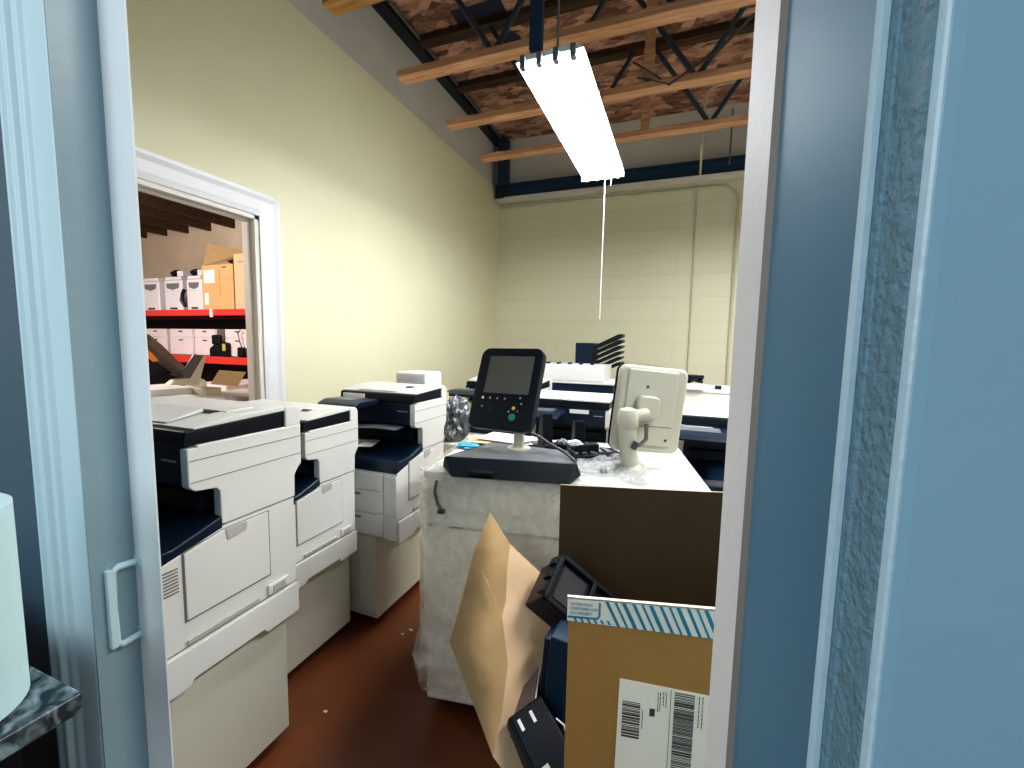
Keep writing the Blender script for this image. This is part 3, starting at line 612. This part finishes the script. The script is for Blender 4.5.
# striped tape
tp = MB().ext([(-.003,.885),(.30,.874),(BX1,.868),(BX1,.928),(-.003,.928)], -.0015, 0, 'y').box(-.003, BX1, -.0015, .007, .9255, .928).build('shipping_tape', 'tape', t); tp.matrix_local = FR
stp = MB()
x = BX0+.062
k = 0
while x < .48:
    w = (.0055, .004, .007)[k % 3]
    z_ = .8848-.0363*(x+.02); stp.ext([(x+.022, z_), (x+.022+w, z_), (x+w, .926), (x, .926)], BF-.0022, BF-.0014, 'y'); x += (.0155, .0125, .0175)[k % 3]; k += 1
x = BX0+.006
while x < BX0+.066:
    stp.ext([(x+.006,.884),(x+.010,.884),(x+.006,.891),(x+.002,.891)], BF-.0022, BF-.0014, 'y'); x += .0115
stp.build('tape_stripes', 'teal', tp)
stp = MB().box(BX0-.002,BX0+.050,BF-.0024,BF-.0014,.8915,.8945).box(BX0+.0515,BX0+.0545,BF-.0024,BF-.0014,.898,.9225)
stp.ext([(BX0+.050,.8915),(BX0+.0545,.898),(BX0+.0515,.898),(BX0+.048,.8945)], BF-.0024, BF-.0014, 'y').build('tape_border', 'teal', tp)
for i, (s_, sz) in enumerate((('ATTENTION', .0068), ('CUSTOMER NOTE', .0068), ('ON RECEIPT', .0068))):
    text(s_, sz, 'pict', tp, 'tape_lettering', (BX0+.0025, BF-.0026, .9155-.0085*i), (rad(90),0,0), sx=.92 if i == 1 else 1)
# label
lb = MB().ext([(-.0855,.680),(.13,.672),(.13,.815),(-.0825,.8435)] and [(-.060,.620),(.12,.620),(.12,.7905),(-.0575,.8085)], BF-.0016, BF-.0004, 'y').build('shipping_label', 'label', t); lb.matrix_local = FR @ Matrix.Translation((.150,0,-.023))
def bars(x0, x1, z0, z1, sl, seed, name):
    rn = random.Random(seed); m = MB(); z = z1
    while z > z0:
        h_ = rn.choice((.0008,.0012,.0018,.0034)); m.ext([(x0, z),(x1, z-sl),(x1, z-sl-h_),(x0, z-h_)], BF-.0022, BF-.0014, 'y'); z -= h_+rn.choice((.0010,.0014,.0022))
    m.build(name, 'lblink', lb)
bars(-.051,-.020,.700,.768,.0025,3,'barcode'); bars(.037,.071,.640,.794,.003,5,'barcode')
m_ = MB().box(-.004,.005,BF-.0022,BF-.0014,.744,.758); m_.build('label_mark', 'lblink', lb)
for i, (s_, x, z) in enumerate((('TRACKING NO', -.021, .757), )):
    pass
def lines(xs, z0, z1, seed):
    rn = random.Random(seed); m = MB()
    for x in xs:
        z = z1
        while z > z0:
            q = rn.uniform(.002,.007); m.box(x, x+.0013, BF-.0021, BF-.0014, z-q, z); z -= q+.0018
    m.build('fine_print', 'lblink', lb)
lines((-.0165,), .722, .754, 1); lines((.078,.084), .735, .79, 2); lines((.009,.0125), .755, .79, 4); lines((.018,.0225), .765, .792, 6)
MB().box(.0305,.0312,BF-.0021,BF-.0014,.63,.797).build('ruled_line', 'lblink', lb)

# contents of the box (world metres)
def orient(o, c, rx, ry, rz): o.location = c; o.rotation_euler = (rad(rx), rad(ry), rad(rz))
t = thing('plastic_bracket', 'black plastic housing with cut-out frame leaning in the back of the box', 'bracket', (-.20,1.02,.735), (rad(35), rad(38), rad(15)))
MB().box(-.075,.10,-.06,.06,-.10,.0).build('shell', 'black', t, bevel=.006)
fr = MB().box(-.08,.112,-.068,-.054,-.004,.014).box(-.08,.112,.054,.068,-.004,.014).box(-.08,-.064,-.068,.068,-.004,.014).box(.03,.045,-.068,.068,-.004,.014).box(.10,.112,-.068,.068,-.004,.014)
fr.build('rim_frame', 'black', t, bevel=.003)
MB().box(-.055,.02,-.045,.045,-.006,.003).build('cut_out', 'ink', t)
for k in range(3): MB().box(-.088,-.078,-.05+.04*k,-.03+.04*k,-.02,.01).build('tab', 'black', t)
t = thing('blue_cover_part', 'glossy dark blue long plastic cover standing upright inside the box', 'plastic cover', (-.218,.86,.52), (rad(-4), rad(3), rad(-4)))
MB().box(-.018,.030,0,.08,-.02,.195).build('shell', 'slab', t, bevel=.004)
MB().box(-.034,-.018,0.01,.08,-.02,.18).build('side_wing', 'navyt', t, bevel=.003)
t = thing('flat_panel_part', 'flat taupe plastic panel leaning against the left wall of the box', 'panel', (0,0,0))
pp = [ray(512,703,.86), ray(511,738,.80), ray(534,705,.84), ray(539,668,.92)]
MB().poly(pp, .004).build('panel', 'plate', t)
MB().poly([pp[2], pp[3], tuple(Vector(pp[3])+Vector((.003,0,0))), tuple(Vector(pp[2])+Vector((.003,0,0)))], .006).build('panel_edge', 'label', t)
t = thing('toner_unit', 'black toner unit with two white labels near the front of the box', 'toner unit', (-.225,.80,.545), (rad(18), rad(30), rad(-32)))
MB().box(-.055,.13,-.045,.045,-.09,.0).build('shell', 'black', t, bevel=.005)
MB().box(-.050,.12,-.040,.040,.0,.010).build('top_rail', 'dk', t, bevel=.003)
for k in range(2): MB().box(-.040,-.018,-.030+.030*k,-.023+.030*k,.0098,.0112).build('sticker', 'paper', t)
MB().box(.05,.075,-.03,-.012,.0098,.0112).build('sticker', 'beige', t)
MB().tube([(.0,.045,.012),(.02,.05,.024),(.04,.044,.014),(.06,.05,.026),(.08,.045,.014),(.11,.04,.02)], .0018, 6).build('wire_clip', 'paper', t)

# ------------------------------------------------------------------ near shelf with roll
o = MB().box(-1.2,-.558,.0,.228,.978,1.0).build('stone_shelf', 'granite', bevel=.003); tag(o, 'dark grey granite shelf edge at the lower left corner', 'shelf')
t = thing('shelf_cabinet', 'dark cabinet under the granite shelf', 'cabinet', (0,0,0))
MB().box(-1.2,-.70,.0,.228,0,.977).build('carcass', 'black', t)
t = thing('paper_roll', 'white paper towel roll standing on the granite shelf', 'paper roll', (-.640,.150,1.0005))
MB().lathe([(.062,0),(.066,.003),(.066,.204),(.062,.207),(.022,.207),(.022,.15)], seg=48).build('roll', 'roll', t, smooth=True)
MB().lathe([(.021,0),(.021,.205),(.019,.205),(.019,.01)], seg=24).build('core', 'kraft_pl', t, smooth=True)

# bits on the floor
for k, (x, y, s_) in enumerate(((-1.10,1.62,.010),(-1.12,1.58,.007),(-1.135,1.12,.008))):
    o = MB().poly([(x-s_,y-s_*.5,0.0008),(x+s_,y-s_*.7,.0008),(x+s_*.8,y+s_*.6,.0008),(x-s_*.4,y+s_*.4,.0008)], .001, (0,0,1)).build('paper_scrap', 'paper')
    tag(o, ('largest white paper scrap on the brown floor below the third copier', 'smaller paper scrap just in front of the largest one on the floor', 'paper scrap on the floor beside the second copier cabinet')[k], 'scrap')

# ------------------------------------------------------------------ room next door
t = thing('storage_rack', 'red and black storage rack against the far wall beyond the doorway', 'rack', (0,0,0))
for z0, z1 in ((1.60,1.662),(1.11,1.185)):
    MB().box(-7.2,-3.3,2.985,3.03,z0,z1).build('beam', 'redbeam', t, bevel=.004)
    MB().box(-7.2,-3.3,3.65,3.70,z0,z1).build('beam', 'redbeam', t)
    MB().box(-7.2,-3.3,3.03,3.65,z1-.03,z1-.004).build('shelf_deck', 'rackdk', t)
for z0, z1 in ((.0,1.10),(1.45,1.59)): MB().box(-7.15,-3.35,3.55,3.56,z0,z1).build('gap_shade_sheet', 'rackdk', t)  # black sheets added to paint the shade in the rack gaps
for x in (-7.2,-3.3):
    for y in (3.0,3.68): MB().box(x-.04,x+.04,y-.03,y+.03,0,2.3).build('upright', 'rackdk', t)
MB().box(-4.40,-4.36,2.975,2.986,1.585,1.665).build('shelf_tag', 'paper', t)
pl = ['leftmost desktop printer on the upper rack shelf', 'middle desktop printer on the upper rack shelf', 'desktop printer beside the cardboard carton on the upper shelf']
for k, (a, b) in enumerate(((-5.55,-5.27),(-5.18,-4.89),(-4.82,-4.58))):
    t = thing('desktop_printer', 'white '+pl[k], 'printer', (a,3.03,1.662), 0, 'white printers on the rack'); w = b-a
    MB().box(0,w,0,.4,0,.32).build('body', 'prwhite', t, bevel=.012)
    MB().box(.015,w-.015,.0,.38,.32,.355).build('lid', 'prwhite', t, bevel=.01)
    MB().ext([(.04,.285),(w-.04,.285),(w-.05,.235),(w*.5,.215),(.05,.235)], -.003, .003, 'y').build('output_slot', 'tile', t)
    MB().box(.02,w-.02,-.003,.0,.2,.203).box(w*.45,w*.55,-.003,0,.165,.172).build('front_seam', 'grey', t)
    MB().box(w*.3,w*.7,-.004,0,.012,.03).build('logo_strip', 'ink', t)
for k, (x, lab) in enumerate(((-5.02,'rounded black cartridge on top of the middle rack printer'),(-4.70,'rounded black cartridge on top of the rack printer beside cardboard carton'))):
    o = blob('toner_cartridge', 'black', (x-.06,3.12,2.06), .07, k, .2, 2, (1.2,.8,.6)); tag(o, lab, 'cartridge')
    o = MB().box(x+.03,x+.12,3.05,3.15,2.02,2.08).build('small_carton', 'prwhite', bevel=.005); tag(o, 'small white carton right of the '+lab.split(' on top')[0]+(' on the middle printer' if k == 0 else ' on the third printer'), 'box')
o = MB().tube([(-4.835,3.02,1.70),(-4.87,3.01,1.76),(-4.85,3.01,1.83),(-4.82,3.01,1.87)], .018, 8).build('power_cable', 'black', smooth=True); tag(o, 'black cable hanging between two printers on the upper shelf', 'cable')
t = thing('tan_carton', 'tan cardboard carton with white label, open top, on upper rack shelf', 'box', (-4.57,3.03,1.662))
MB().box(0,.455,0,.45,0,.45).build('body', 'kraft_lt', t, bevel=.003)
MB().box(.03,.19,-.002,0,.27,.40).box(.03,.09,-.002,0,.05,.17).build('label', 'paper', t)
MB().box(.26,.265,-.002,0,.13,.40).box(.27,.45,-.002,0,.30,.303).build('tape_seam', 'kraft', t)
MB().box(.30,.36,-.002,0,.415,.425).build('printed_mark', 'ink', t)
MB().add([(-.01,.02,.455),(.36,.06,.50),(.455,.2,.60),(.02,.06,.68)], [(0,1,2,3)]).build('open_flap', 'kraft', t)
MB().add([(.02,.06,.68),(.455,.2,.60),(.46,.42,.45),(.0,.42,.45)], [(0,1,2,3)]).build('open_flap', 'kraft', t)
t = thing('tan_carton', 'plain pale cardboard carton right of the labelled one on upper shelf', 'box', (-4.10,3.03,1.662))
MB().box(0,.5,0,.45,0,.54).build('body', 'kraft_pl', t, bevel=.003); MB().box(.06,.24,-.002,0,.455,.468).build('printed_mark', 'kraft', t)
dl = ['leftmost white drawer unit, behind the dark curved cover', 'white drawer unit second from left on the lower shelf', 'white drawer unit directly above the black handset', 'white drawer unit with a cable hanging in front', 'white drawer unit at the right end of the lower shelf']
for k, (a, b) in enumerate(((-5.6,-5.24),(-5.18,-4.80),(-4.78,-4.44),(-4.31,-3.94),(-3.92,-3.55))):
    t = thing('drawer_unit', dl[k], 'drawer unit', (a,3.06,1.186), 0, 'white drawer units on the rack'); w = b-a
    MB().box(0,w,.004,.4,0,.28).build('body', 'lilac', t, bevel=.004)
    for z0, z1 in ((.005,.185),(.19,.277)):
        d = MB().box(.006,w-.006,-.004,.006,z0,z1).build('drawer', 'lilac', t, bevel=.003)
        MB().box(w*.42,w*.58,-.009,-.003,z1-.03,z1-.018).build('handle', 'ink', d)
t = thing('telephone', 'black desk telephone on the lower rack shelf', 'telephone', (-4.47,3.03,1.186))
MB().ext([(0,0),(.25,0),(.25,.14),(.13,.16),(.0,.08)], -.03, .02, 'y').build('base', 'black', t, bevel=.01)
MB().box(.05,.17,-.04,.0,.12,.22).build('handset', 'black', t, bevel=.015); MB().box(.20,.245,-.033,-.03,.06,.13).build('sticker', 'yellow', t)
t = thing('power_adapter', 'small black adapter with a cable on the lower rack shelf', 'adapter', (-4.07,3.03,1.186))
MB().box(0,.08,-.03,.02,0,.10).build('body', 'black', t, bevel=.015); MB().tube([(.04,-.005,.10),(.02,-.01,.16),(.0,-.01,.24),(.04,-.012,.27)], .005, 6).build('cable', 'wire', t)
# table and clutter
t = thing('work_table', 'cluttered table just beyond the doorway in the next room', 'table', (-3.4,.9,0))
MB().box(0,1.15,0,1.95,.95,.98).build('tabletop', 'lilac', t, bevel=.004)
for x in (.05,1.10):
    for y in (.05,1.9): MB().box(x-.025,x+.025,y-.025,y+.025,0,.95).build('leg', 'steel', t)
def rxp(px, py, X):
    d = (r2*((px-512)/F) - u2*((py-384)/F) + f); k = X/d.x
    return Vector((X, d.y*k, H+d.z*k))
t = thing('curved_cover', 'dark grey curved plastic cover with orange sticker on the cluttered table', 'cover', (-2.75,1.45,.98))
a = [rxp(138,331,-2.8), rxp(150,335,-2.8), rxp(163,346,-2.8), rxp(174,357,-2.8), rxp(184,366,-2.8), rxp(196,371,-2.8)]
b = [rxp(140,354,-2.62), rxp(148,357,-2.62), rxp(157,363,-2.62), rxp(165,369,-2.62), rxp(173,373,-2.62), rxp(186,377,-2.62)]
T0 = Vector((-2.75,1.45,.98))
vs = [tuple(p-T0) for p in a+b]; n = len(a)
o = MB().add(vs, [(i,i+1,i+1+n,i+n) for i in range(n-1)]).build('cover', 'gbrown', t, smooth=True); so = o.modifiers.new('s','SOLIDIFY'); so.thickness = .015
c_ = [rxp(138,352,-2.60), rxp(148,355,-2.60), rxp(160,364,-2.60), rxp(172,373,-2.60), rxp(160,376,-2.58), rxp(138,378,-2.58)]
MB().poly([tuple(p-T0) for p in c_], .01).build('under_shell', 'black', t)
d_ = [rxp(145,348,-2.595), rxp(152,353,-2.595), rxp(159,361,-2.595), rxp(153,362,-2.595), rxp(146,356,-2.595)]
MB().poly([tuple(p-T0) for p in d_], .002).build('sticker', 'orange', t)
t = thing('angled_panel', 'small beige stand with dark tilted face beside the curved cover', 'stand', (-2.6,1.66,.98))
T0 = Vector((-2.6,1.66,.98))
q = [rxp(180,374,-2.55), rxp(189,378,-2.55), rxp(202,356,-2.55), rxp(193,354,-2.55)]
MB().poly([tuple(p-T0) for p in q], .012).build('face', 'gbrown', t)
q = [rxp(189,378,-2.54), rxp(202,356,-2.54), rxp(206,357,-2.54), rxp(199,385,-2.54), rxp(170,385,-2.54), rxp(176,380,-2.54)]
MB().poly([tuple(p-T0) for p in q], .05, (-1,0,0)).build('stand', 'beige', t)
MB().box(-.04,.10,.0,.08,0.002,.10).build('base', 'beige', t, bevel=.006)
def clutter(name, x0, x1, y0, y1, z0, z1, m, lab, cat, rz=0):
    o = MB().box(-(x1-x0)/2,(x1-x0)/2,-(y1-y0)/2,(y1-y0)/2,0,z1-z0).build(name, m, bevel=.004); o.location = ((x0+x1)/2,(y0+y1)/2,z0); o.rotation_euler = (0,0,rad(rz)); tag(o, lab, cat)
clutter('paper_stack', -2.62,-2.3,1.15,1.62,.981,1.045,'paper','thick white paper stack on the table nearest the doorway','paper stack',4)
clutter('paper_stack', -3.0,-2.66,1.2,1.7,.981,1.08,'paper','white paper stack underneath the dark curved cover','paper stack',-6)
clutter('white_carton', -2.75,-2.4,1.86,2.3,.981,1.02,'lilac','flat pinkish white carton on the right of the cluttered table','box',3)
clutter('paper_stack', -2.62,-2.35,1.80,2.0,1.021,1.045,'paper','thin paper stack lying on the flat pinkish carton','paper stack',12)
clutter('white_carton', -3.2,-2.8,2.0,2.5,.981,1.05,'lilac','white carton at the back of the cluttered table','box',-3)
o = MB().poly([tuple(rxp(219,370,-2.9)), tuple(rxp(246,372,-2.9)), tuple(rxp(238,386,-2.72)), tuple(rxp(211,383,-2.72))], .006).build('cardboard_sheet', 'kraft_pl'); tag(o, 'tan cardboard sheet propped on the table clutter', 'cardboard')
o = blob('white_mug', 'paper', (-2.78,1.78,1.06), .05, 2, .3, 2, (1,1,1.2)); o.name = 'crumpled_paper'; tag(o, 'crumpled white paper wad between beige stand and tan cardboard', 'paper')

# ------------------------------------------------------------------ lights
def area(name, loc, rot, sx, sy, e, c):
    l = bpy.data.lights.new(name, 'AREA'); l.shape = 'RECTANGLE'; l.size = sx; l.size_y = sy; l.energy = e; l.color = c
    o = bpy.data.objects.new(name, l); col.objects.link(o); o.location = loc; o.rotation_euler = tuple(rad(a) for a in rot); return o
area('right_fill_light', (1.1,2.4,2.6), (0,0,0), .3, 1.2, 55, (.95,.98,1.))  # added fill from the right, no fixture seen there
area('front_fill_light', (.9,.85,2.6), (0,0,0), .3, .8, 22, (1.,.98,.94))  # unseen fill added to brighten the wrapped machine's front
pl_ = bpy.data.lights.new('next_room_light', 'POINT'); pl_.energy = 150; pl_.color = (1.,.93,.86); pl_.shadow_soft_size = .4
o = bpy.data.objects.new('next_room_light', pl_); col.objects.link(o); o.location = (-4.2,1.0,2.2)
area('entry_light', (-.9,-1.6,2.1), (68,0,-18), 1.2, 1.2, 15, (.86,.94,1.))
w = bpy.data.worlds.new('world'); bpy.context.scene.world = w; w.use_nodes = True
w.node_tree.nodes['Background'].inputs[0].default_value = (.78,.90,1.,1); w.node_tree.nodes['Background'].inputs[1].default_value = .40
sc_ = bpy.context.scene
sc_.view_settings.view_transform = 'Standard'; sc_.view_settings.exposure = 0.15; sc_.view_settings.look = 'Medium High Contrast'
sc_.cycles.max_bounces = 8; sc_.cycles.transparent_max_bounces = 16
